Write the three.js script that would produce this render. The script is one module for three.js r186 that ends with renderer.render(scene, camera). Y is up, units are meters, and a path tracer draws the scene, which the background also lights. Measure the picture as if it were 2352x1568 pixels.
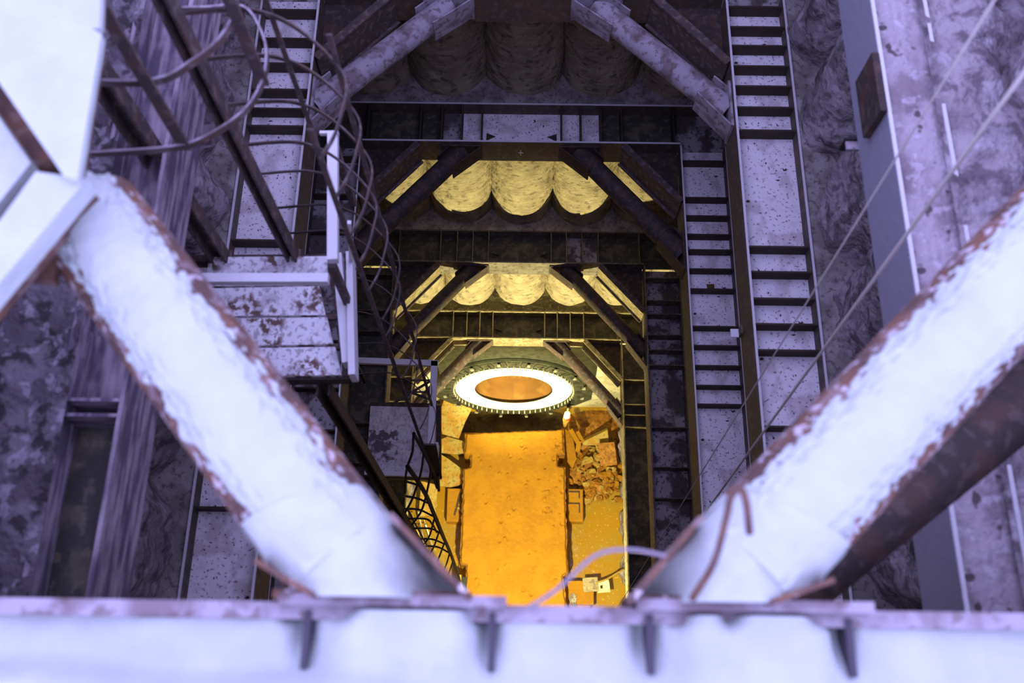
import * as THREE from 'three';
import { mergeGeometries, mergeVertices, toCreasedNormals } from 'three/addons/utils/BufferGeometryUtils.js';
import { ConvexGeometry } from 'three/addons/geometries/ConvexGeometry.js';
import { ImprovedNoise } from 'three/addons/math/ImprovedNoise.js';

// ---------------------------------------------------------------- camera, sky, exposure
const scene = new THREE.Scene();
const IW = 2352, IH = 1568, FPX = 2130.58, EYE = 31;
const camera = new THREE.PerspectiveCamera(2 * Math.atan(IH / 2 / FPX) * 180 / Math.PI, IW / IH, 0.1, 200);
const PITCH = 0.3678, YAW = 0.0184, ROLL = -0.00364;      // pitch counts from straight down
const CF = new THREE.Vector3(0, -Math.cos(PITCH), -Math.sin(PITCH)), CU = new THREE.Vector3(0, Math.sin(PITCH), -Math.cos(PITCH)), CR = new THREE.Vector3(1, 0, 0);
for (const v of [CF, CU, CR]) v.applyAxisAngle(new THREE.Vector3(0, 1, 0), YAW);
{
  const r = CR.clone().multiplyScalar(Math.cos(ROLL)).addScaledVector(CU, Math.sin(ROLL));
  const u = CU.clone().multiplyScalar(Math.cos(ROLL)).addScaledVector(CR, -Math.sin(ROLL));
  CR.copy(r); CU.copy(u);
}
camera.position.set(0, EYE, 0);
camera.quaternion.setFromRotationMatrix(new THREE.Matrix4().makeBasis(CR, CU, CF.clone().negate()));
camera.focus = 16; camera.userData.fStop = 1.1;
camera.updateMatrixWorld();
const renderer = new THREE.WebGLRenderer({ antialias: true });
renderer.toneMapping = THREE.LinearToneMapping;
renderer.toneMappingExposure = 1.1;
renderer.shadowMap.enabled = true;
renderer.shadowMap.type = THREE.PCFSoftShadowMap;
const SKY = new THREE.Color().setRGB(1.42, 1.38, 2.85);     // blue-violet dusk overcast
{ // one even overcast sky, seen and lighting alike
  const px = new Float32Array(32 * 16 * 4); for (let i = 0; i < 512; i++) px.set([SKY.r, SKY.g, SKY.b, 1], i * 4);
  const t = new THREE.DataTexture(px, 32, 16, THREE.RGBAFormat, THREE.FloatType); t.mapping = THREE.EquirectangularReflectionMapping; t.magFilter = THREE.LinearFilter; t.needsUpdate = true;
  scene.background = scene.environment = t;
}
const LAMP = new THREE.Color().setRGB(1, 0.89, 0.41);

// ---------------------------------------------------------------- small helpers
let seed = 7;
const rnd = () => { seed = (seed * 1664525 + 1013904223) >>> 0; return seed / 4294967296; };
const rr = (a, b) => a + (b - a) * rnd();
const noise = new ImprovedNoise();
const n3 = (x, y, z) => noise.noise(x + 31.7, y + 17.3, z + 5.1);
const fbm = (x, y, z, o = 4) => { let s = 0, a = 0.5, f = 1; for (let i = 0; i < o; i++) { s += a * n3(x * f, y * f, z * f); a *= 0.5; f *= 2.03; } return s; };
const cl = (x, a = 0, b = 1) => Math.min(b, Math.max(a, x));
const ss = (a, b, x) => { const t = cl((x - a) / (b - a)); return t * t * (3 - 2 * t); };
const V = (x, y, z) => new THREE.Vector3(x, y, z);
// the point of a plane that lies behind a point of the photograph: used to take sizes from it
function at(px, py, o) {
  const d = CF.clone().multiplyScalar(FPX).addScaledVector(CR, px - IW / 2).addScaledVector(CU, IH / 2 - py);
  const t = o.d !== undefined ? -o.d / d.y : o.y !== undefined ? (o.y - EYE) / d.y : o.x !== undefined ? o.x / d.x : o.z / d.z;
  return V(d.x * t, EYE + d.y * t, d.z * t);
}
const used = {};
function numbered(n) { used[n] = (used[n] ?? -1) + 1; return used[n] ? n + '_' + String(used[n]).padStart(3, '0') : n; }
function thing(name, label, category, p = V(0, 0, 0), turn = 0, group) {
  const o = new THREE.Group(); o.name = numbered(name); o.position.copy(p); o.rotation.y = turn; scene.add(o);
  o.userData = { label, category }; if (group) o.userData.group = group; return o;
}
function struct(name, label) { const o = new THREE.Group(); o.name = name; o.userData = { kind: 'structure', label }; scene.add(o); return o; }
function part(name, geo, m, parent, extra) {
  const o = new THREE.Mesh(Array.isArray(geo) ? mg(geo) : geo, m); o.name = name; o.castShadow = o.receiveShadow = true; parent.add(o);
  if (extra) Object.assign(o.userData, extra); return o;
}
function mg(a) { return a.length === 1 ? a[0] : mergeGeometries(a.map((g) => { g = g.index ? g.toNonIndexed() : g; for (const k of Object.keys(g.attributes)) if (!['position', 'normal', 'uv'].includes(k)) g.deleteAttribute(k); return g; })); }
// uv in metres by the way a face points
function uvm(g0, s = 1) {
  const g = g0.index ? g0.toNonIndexed() : g0; g.computeVertexNormals();
  const p = g.attributes.position, n = g.attributes.normal, uv = new Float32Array(p.count * 2);
  for (let i = 0; i < p.count; i++) {
    const ax = Math.abs(n.getX(i)), ay = Math.abs(n.getY(i)), az = Math.abs(n.getZ(i));
    const a = ay >= ax && ay >= az ? [p.getX(i), p.getZ(i)] : ax >= az ? [p.getZ(i), p.getY(i)] : [p.getX(i), p.getY(i)];
    uv[2 * i] = a[0] * s; uv[2 * i + 1] = a[1] * s;
  }
  g.setAttribute('uv', new THREE.BufferAttribute(uv, 2)); return g;
}
function box(w, h, d, x = 0, y = 0, z = 0) { return uvm(new THREE.BoxGeometry(w, h, d).translate(x, y, z)); }
function slab(pts, y0, y1) {                                  // pts: [x, z] outline, from y0 up to y1
  const s = new THREE.Shape(pts.map(([x, z]) => new THREE.Vector2(x, -z)));
  return uvm(new THREE.ExtrudeGeometry(s, { depth: y1 - y0, bevelEnabled: false }).rotateX(-Math.PI / 2).translate(0, y0, 0));
}
function tube(pts, r, seg = 6, n = 0, closed = false) {
  const c = pts.length === 2 ? new THREE.LineCurve3(pts[0], pts[1]) : new THREE.CatmullRomCurve3(pts, closed, 'centripetal');
  return new THREE.TubeGeometry(c, n || Math.max(2, pts.length * 5), r, seg, closed);
}
function bar(a, b, w, h) {                                     // a straight bar between two points, h counted upwards (or across when it is upright)
  const d = b.clone().sub(a), L = d.length(); d.normalize();
  const up = Math.abs(d.y) > 0.9 ? V(0, 0, 1) : V(0, 1, 0), side = up.clone().cross(d).normalize(), u2 = d.clone().cross(side);
  const g = new THREE.BoxGeometry(w, h, L); uvm(g);
  return box(w, h, L).applyMatrix4(new THREE.Matrix4().makeBasis(side, u2, d)).translate((a.x + b.x) / 2, (a.y + b.y) / 2, (a.z + b.z) / 2);
}
function flatBar(pts, w, h, n = 40) {                          // flat bar on edge along a curve that lies level
  const c = new THREE.CatmullRomCurve3(pts, false, 'centripetal'), P = c.getPoints(n), pos = [], idx = [], uv = [];
  P.forEach((p, i) => {
    const t = (P[Math.min(n, i + 1)]).clone().sub(P[Math.max(0, i - 1)]).normalize(), s = V(0, 1, 0).cross(t).normalize();
    for (const [a, b] of [[-1, -1], [1, -1], [1, 1], [-1, 1]]) { pos.push(p.x + s.x * a * w / 2, p.y + b * h / 2, p.z + s.z * a * w / 2); uv.push(i / n * c.getLength(), (a + b) * 0.02); }
  });
  for (let i = 0; i < n; i++) for (let k = 0; k < 4; k++) { const a = i * 4 + k, b = i * 4 + (k + 1) % 4; idx.push(a, a + 4, b, b, a + 4, b + 4); }
  idx.push(0, 1, 2, 0, 2, 3, n * 4, n * 4 + 2, n * 4 + 1, n * 4, n * 4 + 3, n * 4 + 2);
  const g = new THREE.BufferGeometry(); g.setAttribute('position', new THREE.Float32BufferAttribute(pos, 3)); g.setAttribute('uv', new THREE.Float32BufferAttribute(uv, 2)); g.setIndex(idx);
  const f = g.toNonIndexed(); f.computeVertexNormals(); return f;
}
function grid(nu, nv, f, uvf) {                                // a surface f(u, v) -> Vector3
  const pos = [], uv = [], idx = [];
  for (let j = 0; j <= nv; j++) for (let i = 0; i <= nu; i++) { const p = f(i / nu, j / nv); pos.push(p.x, p.y, p.z); const q = uvf ? uvf(i / nu, j / nv, p) : [p.x, p.z]; uv.push(q[0], q[1]); }
  for (let j = 0; j < nv; j++) for (let i = 0; i < nu; i++) { const a = j * (nu + 1) + i, b = a + 1, c = a + nu + 1, d = c + 1; idx.push(a, b, c, b, d, c); }
  const g = new THREE.BufferGeometry(); g.setAttribute('position', new THREE.Float32BufferAttribute(pos, 3)); g.setAttribute('uv', new THREE.Float32BufferAttribute(uv, 2)); g.setIndex(idx); g.computeVertexNormals(); return g;
}

// ---------------------------------------------------------------- materials
function tex(fn, { size = 512, metres = 2, srgb = true } = {}) {   // fn(u, v) with u, v running once round the tile
  const d = new Uint8Array(size * size * 4);
  for (let j = 0; j < size; j++) for (let i = 0; i < size; i++) {
    const c = fn(i / size, j / size), k = (j * size + i) * 4;
    for (let q = 0; q < 3; q++) d[k + q] = cl(c[q]) * 255; d[k + 3] = 255;
  }
  const t = new THREE.DataTexture(d, size, size); t.wrapS = t.wrapT = THREE.RepeatWrapping; t.magFilter = THREE.LinearFilter; t.minFilter = THREE.LinearMipmapLinearFilter; t.generateMipmaps = true;
  t.repeat.set(1 / metres, 1 / metres); if (srgb) t.colorSpace = THREE.SRGBColorSpace; t.needsUpdate = true; return t;
}
// noise that repeats without a seam: walks a torus
const PERM = new Uint16Array(65536); { let q = 12345; for (let i = 0; i < 65536; i++) { q = (q * 1103515245 + 12345) & 0x7fffffff; PERM[i] = q >> 12 & 1023; } }
const GX = [], GY = []; for (let i = 0; i < 1024; i++) { GX.push(Math.cos(i * 2.39996)); GY.push(Math.sin(i * 2.39996)); }
function pnoise(x, y, P, k) {
  const xi = Math.floor(x), yi = Math.floor(y), fx = x - xi, fy = y - yi, w = (t) => t * t * t * (t * (6 * t - 15) + 10);
  const gr = (i, j, dx, dy) => { const h = PERM[((((i % P) + P) % P) * 613 + (((j % P) + P) % P) * 1777 + k * 4099) & 65535]; return GX[h] * dx + GY[h] * dy; };
  const a = gr(xi, yi, fx, fy), b = gr(xi + 1, yi, fx - 1, fy), c = gr(xi, yi + 1, fx, fy - 1), d = gr(xi + 1, yi + 1, fx - 1, fy - 1), u = w(fx), v = w(fy);
  return a + (b - a) * u + (c - a) * v + (a - b - c + d) * u * v;
}
function tn(u, v, f, o = 4, k = 0) { let s = 0, a = 0.62; for (let i = 0; i < o; i++) { s += a * pnoise(u * f, v * f, f, k + i * 7); a *= 0.55; f *= 2; } return s; }
const mix = (a, b, t) => [a[0] + (b[0] - a[0]) * t, a[1] + (b[1] - a[1]) * t, a[2] + (b[2] - a[2]) * t];
const hx = (h) => [(h >> 16 & 255) / 255, (h >> 8 & 255) / 255, (h & 255) / 255];
const std = (o) => new THREE.MeshStandardMaterial({ roughness: 0.85, side: THREE.DoubleSide, ...o });
const greyT = (f, o, k, gain = 1, size = 512, metres = 2) => tex((u, v) => { const g = 0.5 + tn(u, v, f, o, k) * gain; return [g, g, g]; }, { size, metres, srgb: false });
const bumpFine = greyT(26, 4, 2), bumpCoarse = greyT(9, 5, 4, 1.2);
const M = {};
M.rust = std({ map: tex((u, v) => { const a = ss(-0.12, 0.2, tn(u, v, 8, 5, 1)), b = ss(0.05, 0.25, tn(u, v, 22, 4, 5)); return mix(mix(hx(0x4e4441), hx(0x5e4a42), a), hx(0x7e7470), b * 0.6); }), bumpMap: bumpFine, bumpScale: 0.004, roughness: 0.8 });
M.rustDark = std({ map: tex((u, v) => { const a = ss(-0.12, 0.2, tn(u, v, 9, 5, 11)), b = ss(0.08, 0.25, tn(u, v, 24, 4, 15)); return mix(mix(hx(0x352d29), hx(0x4a352b), a), hx(0x5a504c), b * 0.6); }), bumpMap: bumpFine, bumpScale: 0.004, roughness: 0.75 });
M.rustRed = std({ map: tex((u, v) => { const a = ss(-0.15, 0.2, tn(u, v, 9, 5, 21)), b = ss(0.02, 0.25, tn(u, v, 20, 4, 25)); return mix(mix(hx(0x5e463e), hx(0x7a5644), a), hx(0x93837e), b * 0.55); }), bumpMap: bumpFine, bumpScale: 0.004 });
M.flange = std({ map: tex((u, v) => { const a = ss(-0.1, 0.2, tn(u, v, 7, 5, 31)), s = ss(0, 0.3, tn(u * 1, v, 20, 4, 33)); return mix(mix(hx(0x50463c), hx(0x5c4a3c), a), hx(0x7a7068), s * 0.45); }), bumpMap: bumpFine, bumpScale: 0.003, roughness: 0.7 });
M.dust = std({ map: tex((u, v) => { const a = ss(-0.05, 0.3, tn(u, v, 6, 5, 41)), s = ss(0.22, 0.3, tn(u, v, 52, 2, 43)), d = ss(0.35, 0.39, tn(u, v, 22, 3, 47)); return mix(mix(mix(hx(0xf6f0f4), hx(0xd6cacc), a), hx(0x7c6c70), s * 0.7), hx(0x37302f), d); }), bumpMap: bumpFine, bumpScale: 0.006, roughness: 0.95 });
M.flangeMudLit = std({ map: tex((u, v) => { const a = ss(-0.15, 0.2, tn(u, v, 7, 5, 211)), s = ss(0.05, 0.25, tn(u, v, 24, 4, 213)); return mix(mix(hx(0x9c9070), hx(0x85785a), a), hx(0x5a4e3c), s * 0.6); }), bumpMap: bumpFine, bumpScale: 0.006, roughness: 0.75 });  // mud-splashed steel, lightened and yellowed to carry lamplight in its colour
M.flangeOlive = std({ map: tex((u, v) => { const a = ss(-0.15, 0.2, tn(u, v, 7, 5, 221)), s = ss(0.05, 0.25, tn(u, v, 22, 4, 223)); return mix(mix(hx(0x767066), hx(0x645a50), a), hx(0x443a32), s * 0.6); }), bumpMap: bumpFine, bumpScale: 0.005, roughness: 0.75 });
M.packMud = std({ map: tex((u, v) => { const a = ss(-0.15, 0.2, tn(u, v, 6, 5, 231)), s = ss(0.15, 0.28, tn(u, v, 26, 3, 233)); return mix(mix(hx(0x666046), hx(0x504836), a), hx(0xa09a84), s * 0.6); }), bumpMap: bumpCoarse, bumpScale: 0.02, roughness: 0.8 });
M.dirt = std({ map: tex((u, v) => { const a = ss(-0.15, 0.25, tn(u, v, 4, 5, 251)), s = ss(0.12, 0.3, tn(u, v, 18, 4, 253)), d = ss(0.24, 0.34, tn(u, v, 12, 3, 257)); return mix(mix(mix(hx(0xb3a8ae), hx(0x8d8084), a), hx(0xcfc6d0), s * 0.6), hx(0x4c4244), d * 0.8); }), bumpMap: bumpCoarse, bumpScale: 0.03, roughness: 0.95 });
M.stiff = std({ map: tex((u, v) => { const a = ss(-0.1, 0.2, tn(u, v, 7, 5, 301)); return mix(hx(0x3c352a), hx(0x4a382c), a); }), bumpMap: bumpFine, bumpScale: 0.003, roughness: 0.8 });
M.streak = std({ map: tex((u, v) => { const k = tn(u, v, 8, 4, 241), st = pnoise(u * 4, v * 24, 24, 9) + 0.6 * pnoise(u * 8, v * 56, 56, 19); return mix(mix(hx(0x978a92), hx(0x5c5260), ss(-0.3, 0.4, st + 0.6 * k)), hx(0xb0a4aa), ss(0.2, 0.5, -st) * 0.6); }), bumpMap: bumpFine, bumpScale: 0.006, roughness: 0.9 });
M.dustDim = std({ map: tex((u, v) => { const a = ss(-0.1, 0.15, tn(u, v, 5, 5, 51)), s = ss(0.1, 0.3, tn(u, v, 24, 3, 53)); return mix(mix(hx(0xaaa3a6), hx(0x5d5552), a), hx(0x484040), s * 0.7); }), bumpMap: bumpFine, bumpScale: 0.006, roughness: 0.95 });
M.wetShadeDark = std({ map: tex((u, v) => { const a = ss(-0.1, 0.25, tn(u, v, 7, 5, 61)), s = ss(0.12, 0.3, tn(u, v, 20, 3, 63)); return mix(mix(hx(0x3c3a33), hx(0x5d5646), a), hx(0x7a705c), s * 0.5); }), bumpMap: bumpFine, bumpScale: 0.005, roughness: 0.7 });  // wet dark steel; on the left second beam it paints in shade
M.concrete = std({ map: tex((u, v) => { const a = ss(-0.2, 0.25, tn(u, v, 6, 5, 71)), s = ss(0.1, 0.3, tn(u, v, 30, 3, 73)); return mix(mix(hx(0xa79f9d), hx(0x857c78), a), hx(0x5a524f), s * 0.6); }), bumpMap: bumpCoarse, bumpScale: 0.02, roughness: 0.95 });
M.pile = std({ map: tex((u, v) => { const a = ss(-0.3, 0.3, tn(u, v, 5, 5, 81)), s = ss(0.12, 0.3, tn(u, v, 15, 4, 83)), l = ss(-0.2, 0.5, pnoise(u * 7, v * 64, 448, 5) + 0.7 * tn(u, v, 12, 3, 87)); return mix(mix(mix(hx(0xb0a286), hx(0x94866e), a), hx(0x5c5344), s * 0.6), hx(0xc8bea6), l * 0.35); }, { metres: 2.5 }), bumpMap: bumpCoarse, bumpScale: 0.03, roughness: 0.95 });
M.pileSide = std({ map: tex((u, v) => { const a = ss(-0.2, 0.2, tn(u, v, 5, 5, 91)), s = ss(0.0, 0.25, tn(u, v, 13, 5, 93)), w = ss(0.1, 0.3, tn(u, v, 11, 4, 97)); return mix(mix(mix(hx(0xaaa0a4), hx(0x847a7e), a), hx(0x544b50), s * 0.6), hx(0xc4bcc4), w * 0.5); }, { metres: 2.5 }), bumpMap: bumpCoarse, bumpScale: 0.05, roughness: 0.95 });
M.packShade = std({ map: tex((u, v) => { const a = ss(-0.2, 0.2, tn(u, v, 5, 5, 291)), s = ss(0.0, 0.22, tn(u, v, 11, 5, 293)), w = ss(0.1, 0.26, tn(u, v, 14, 4, 297)); return mix(mix(mix(hx(0x6e666c), hx(0x524a50), a), hx(0x2c2628), s * 0.8), hx(0xa49ca6), w * 0.6); }, { metres: 1.6 }), bumpMap: bumpCoarse, bumpScale: 0.05, roughness: 0.95 });  // darker packing concrete with the shade under the landing put into its colour
M.snow = std({ map: tex((u, v) => { const g = tn(u, v, 8, 5, 101) * 0.06; return [0.735 + g, 0.77 + g, 0.75 + g]; }), bumpMap: bumpCoarse, bumpScale: 0.012, roughness: 0.9 });
M.frost = std({ color: 0xdcdadc, roughness: 0.9, bumpMap: bumpFine, bumpScale: 0.004 });
M.plank = std({ map: tex((u, v) => { const n = tn(u, v, 5, 5, 111), a = ss(0.02, 0.2, n), s = ss(0.08, 0.2, tn(u, v, 24, 4, 113)), r = ss(0.0, 0.2, tn(u, v, 4, 2, 117)) * ss(-0.08, 0.16, tn(u, v, 18, 4, 119)); return mix(mix(mix(hx(0xf0eef0), hx(0xd2ccd0), a), hx(0x8d8288), s * 0.5), hx(0x6e574e), r); }, { metres: 1.3 }), bumpMap: bumpFine, bumpScale: 0.004, roughness: 0.95 });
M.white = std({ map: tex((u, v) => { const s = ss(0.16, 0.32, tn(u, v, 10, 4, 121)); return mix(hx(0xf1efe8), hx(0xd8c294), s * 0.7); }, { metres: 3 }), roughness: 0.6 });
M.ringSteel = std({ map: tex((u, v) => { const a = ss(-0.1, 0.2, tn(u, v, 9, 5, 131)); return mix(hx(0x3a3e32), hx(0x302e28), a); }), roughness: 0.55, metalness: 0.2, bumpMap: bumpFine, bumpScale: 0.004 });
M.bolt = std({ color: 0xb9b8a8, roughness: 0.4, metalness: 0.6 });
M.head = std({ map: tex((u, v) => { const a = ss(-0.2, 0.25, tn(u, v, 5, 5, 141)), s = ss(0.16, 0.3, tn(u, v, 22, 3, 143)); return mix(mix(hx(0xd8d4bc), hx(0xbab69c), a), hx(0x8a8468), s * 0.5); }, { metres: 3 }), bumpMap: bumpFine, bumpScale: 0.01, roughness: 0.9 });
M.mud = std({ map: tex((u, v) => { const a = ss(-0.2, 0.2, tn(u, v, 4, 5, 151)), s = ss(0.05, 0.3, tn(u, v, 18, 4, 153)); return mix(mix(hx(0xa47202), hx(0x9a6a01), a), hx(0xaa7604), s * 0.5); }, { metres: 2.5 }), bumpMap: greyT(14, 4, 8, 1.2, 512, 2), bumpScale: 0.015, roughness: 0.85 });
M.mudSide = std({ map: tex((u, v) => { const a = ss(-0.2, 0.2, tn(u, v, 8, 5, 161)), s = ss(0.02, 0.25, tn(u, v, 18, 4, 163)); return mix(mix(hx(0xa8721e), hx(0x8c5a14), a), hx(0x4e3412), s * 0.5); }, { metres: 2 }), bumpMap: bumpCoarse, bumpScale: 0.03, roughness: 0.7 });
M.slabMud = std({ map: tex((u, v) => { const a = ss(-0.15, 0.2, tn(u, v, 6, 5, 171)), s = ss(0.1, 0.3, tn(u, v, 18, 4, 173)); return mix(mix(hx(0xac944e), hx(0xa87e2c), a), hx(0x665a34), s * 0.6); }, { metres: 2 }), bumpMap: bumpCoarse, bumpScale: 0.02, roughness: 0.8 });
M.water = new THREE.MeshPhysicalMaterial({ map: tex((u, v) => { const a = ss(-0.2, 0.2, tn(u, v, 4, 5, 181)), s = ss(0.27, 0.33, tn(u, v, 40, 2, 183)); return mix(mix(hx(0x9a7c2a), hx(0xa07818), a), hx(0xc0a868), s * 0.7); }, { metres: 4 }), roughness: 0.18, bumpMap: bumpCoarse, bumpScale: 0.006 });
M.tunnel = std({ map: tex((u, v) => { const a = ss(-0.2, 0.2, tn(u, v, 6, 5, 191)), s = ss(0.05, 0.3, tn(u, v, 20, 4, 193)); return mix(mix(hx(0x8a5e26), hx(0x744e20), a), hx(0xa87e40), s * 0.4); }, { metres: 2 }), bumpMap: bumpFine, bumpScale: 0.01, roughness: 0.75 });
M.rope = std({ color: 0xcfc8be, roughness: 0.9 });
M.frostSteel = std({ map: tex((u, v) => { const a = ss(-0.1, 0.25, tn(u, v, 7, 5, 261)), s = ss(0.1, 0.25, tn(u, v, 22, 4, 263)); return mix(mix(hx(0xa49ca4), hx(0x7e7074), a), hx(0x5c4a46), s * 0.5); }), bumpMap: bumpFine, bumpScale: 0.004, roughness: 0.9 });
M.rustFrost = std({ map: tex((u, v) => { const a = ss(-0.15, 0.2, tn(u, v, 9, 5, 281)), s = ss(0.0, 0.2, tn(u, v, 18, 5, 283)), p = ss(0.16, 0.26, tn(u, v, 30, 4, 287)); return mix(mix(mix(hx(0x5e463e), hx(0x7a5644), a), hx(0x988a8c), s * 0.6), hx(0xd2ccd4), p * 0.85); }), bumpMap: bumpFine, bumpScale: 0.004 });
M.wire = std({ color: 0x8c828a, roughness: 0.8 });
M.black = std({ color: 0x23201e, roughness: 0.7 });
M.red = std({ color: 0xe0401c, roughness: 0.5 });
M.paint = std({ color: 0xf4f2ea, roughness: 0.6 });

// ---------------------------------------------------------------- levels (heights of the beam tops) and plan
const LY = { Z: EYE - 9.54, A: EYE - 13.0, B: EYE - 17.49, C: EYE - 21.84, Y: EYE - 5.57 };
const HW = 2.6, FZ = -8.5, NZ = 0.0, DP = 0.76, FH = 0.56;    // half width, far and near flange, beam depth, flange height
const WX = 3.47, WFAR = -9.42, WNEAR = 0.92, GROUND = EYE - 3.3, RP = 0.67;

// ---------------------------------------------------------------- the shaft walls of bored piles
function pile(parent, x, z, face, y0, y1, amp, mat, k) {        // face: the way its visible half points
  const H = y1 - y0, nv = Math.round(H * 9), nu = 30;
  const g = grid(nu, nv, (u, v) => {
    const a = (u - 0.5) * 3.5, y = y0 + v * H;
    const e = a * RP;
    let r = RP + amp * (0.7 * fbm(e * 1.1 + k * 9, y * 0.55, k, 5) + 0.55 * Math.abs(fbm(e * 2.3 + k * 5, y * 1.1 + 40, k * 3, 4)) - 0.06)
      + 0.012 * Math.sin(y * 21 + 3 * n3(e * 1.5, y * 0.8, k)) * (amp < 0.2 ? 1 : 0.4);
    const c = face + a; return V(Math.sin(c) * r, y, Math.cos(c) * r);
  }, (u, v) => [u * 3.5 * RP + k * 0.37, v * H]);
  g.translate(x, 0, z);
  return part('pile', g, mat, parent);
}
const wf = struct('wall_far', 'far shaft wall of round bored concrete piles standing side by side');
for (let k = -3; k <= 3; k++) pile(wf, 0.04 + 1.28 * k, WFAR - RP, 0, Math.abs(k) < 3 ? 7.95 : 0, GROUND, 0.12, M.pile, k);
const wr = struct('wall_right', 'right shaft wall of rough round concrete piles');
const wl = struct('wall_left', 'left shaft wall of rough round concrete piles');
const wn = struct('wall_near', 'near shaft wall of round concrete piles under the viewer');
for (let k = 0; k < 9; k++) {
  const z = WFAR + 0.35 + 1.28 * k;
  pile(wr, WX + RP, z, -Math.PI / 2, -0.3, GROUND, 0.5, M.pileSide, k + 11);
  pile(wl, -WX - RP, z, Math.PI / 2, -0.3, GROUND, 0.42, M.pileSide, k + 31);
}
for (let k = -3; k <= 3; k++) pile(wn, 1.28 * k, WNEAR + RP, Math.PI, -0.3, GROUND, 0.12, M.pile, k + 51);
for (const [p, g] of [[wf, box(12, GROUND - 6, 0.5, 0, 6.2 + (GROUND - 6) / 2, WFAR - 1.2)], [wn, box(12, GROUND + 1, 0.5, 0, GROUND / 2 - 0.3, WNEAR + 1.2)], [wr, box(0.5, GROUND + 1, 14, WX + 1.2, GROUND / 2 - 0.3, -4)], [wl, box(0.5, GROUND + 1, 14, -WX - 1.2, GROUND / 2 - 0.3, -4)]]) part('earth_backing', g, M.concrete, p);
{ // the concrete headwall at the foot, with the round hole for the tunnel
  const s = new THREE.Shape([[-3.6, -0.4], [3.6, -0.4], [3.6, 8.05], [-3.6, 8.05]].map(([x, y]) => new THREE.Vector2(x, y)));
  s.holes.push(new THREE.Path().absarc(-0.12, 2.95, 1.5, 0, Math.PI * 2, true));
  const w = struct('wall_head', 'pale concrete headwall around the tunnel mouth');
  part('headwall', uvm(new THREE.ExtrudeGeometry(s, { depth: 0.5, bevelEnabled: false, curveSegments: 48 }).translate(0, 0, WFAR - 0.62)), M.head, w);
  part('ledge', box(3.9, 0.14, 0.22, 0.1, 7.1, WFAR - 0.02), M.head, w);
}
{ const g = struct('ground', 'snowy ground around the shaft');
  for (const b of [box(20, 0.6, 6, 0, GROUND - 0.3, WFAR - 0.3 - 3), box(20, 0.6, 6, 0, GROUND - 0.3, WNEAR + 0.3 + 3), box(6, 0.6, 11, WX + 0.3 + 3, GROUND - 0.3, -4.25), box(6, 0.6, 11, -WX - 0.3 - 3, GROUND - 0.3, -4.25)]) part('ground_slab', b, M.snow, g);
  const f = struct('floor', 'floor slab under the muddy water'); part('floor_slab', box(9, 0.4, 13, 0, -0.75, -4.3), M.concrete, f); }

// ---------------------------------------------------------------- waler beams
const DEPTH = (lv) => (lv === 'Y' ? 0.42 : DP);
const SIDE = { far: Math.PI, right: Math.PI / 2, left: -Math.PI / 2, near: 0 };
const LEVEL = { Y: 'second', Z: 'third', A: 'fourth', B: 'fifth', C: 'lowest' };
function panel(x0, x1, holes, DP, wy) {                                // web plate with openings; holes: arrays of [x, z]
  const s = new THREE.Shape([[x0, 0.02], [x1, 0.02], [x1, DP - 0.02], [x0, DP - 0.02]].map(([x, z]) => new THREE.Vector2(x, -z)));
  for (const h of holes || []) s.holes.push(new THREE.Path(h.map(([x, z]) => new THREE.Vector2(x, -z))));
  return uvm(new THREE.ExtrudeGeometry(s, { depth: 0.02, bevelEnabled: false }).rotateX(-Math.PI / 2).translate(0, wy - 0.01, 0));
}
function waler(lv, side, label, { stiff, web, holes = {}, ridge = M.frost, steel = M.flange, y = LY[lv], inset }) {
  const DP = DEPTH(lv);
  const end = side === 'far' || side === 'near', pos = side === 'far' ? V(0, y, FZ) : side === 'near' ? V(0, y, inset ?? NZ) : V(side === 'right' ? HW : lv === 'Y' ? 0.13 - HW : -HW, y, (FZ + NZ) / 2);
  const t = thing('waler_beam', label, 'steel beam', pos, SIDE[side]);
  const Li = end ? 2 * HW : NZ - FZ - 0.06, Lo = end ? 2 * (HW + DP) : NZ - FZ - 0.06;
  part('inner_flange', box(Li, FH, 0.03, 0, -FH / 2, 0.015), steel, t);
  part('outer_flange', box(Lo, FH, 0.03, 0, -FH / 2, DP - 0.015), steel, t);
  if (ridge) { part('edge_ridge', box(Li, 0.012, 0.026, 0, 0.006, 0.016), ridge, t); part('edge_ridge', box(Lo, 0.012, 0.026, 0, 0.006, DP - 0.014), ridge, t); }
  const X = [-Lo / 2, ...stiff.filter((s) => Math.abs(s) < Lo / 2 - 0.05), Lo / 2].sort((a, b) => a - b);
  for (let i = 0; i + 1 < X.length; i++) part('web_panel', panel(X[i], X[i + 1], holes[i], DP, lv === 'Y' && side === 'right' ? -0.06 : !end && (lv === 'Z' || lv === 'A') ? -0.2 : -FH / 2), typeof web === 'function' ? web(i, (X[i] + X[i + 1]) / 2) : web, t);
  for (const i of [5]) if (side === 'far' && holes[i]) part('added_dark_plate', box(1.3, 0.02, 0.3, 0, -FH / 2 - 0.06, 0.28), M.rustDark, t);  // dark plate added below the holes so that they look black
  for (const x of stiff) part('stiffener', box(0.022, FH / 2 - 0.02, DP - 0.06, x, -FH / 4, DP / 2), lv === 'Z' || lv === 'A' ? M.stiff : steel, t);
  return t;
}
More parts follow.
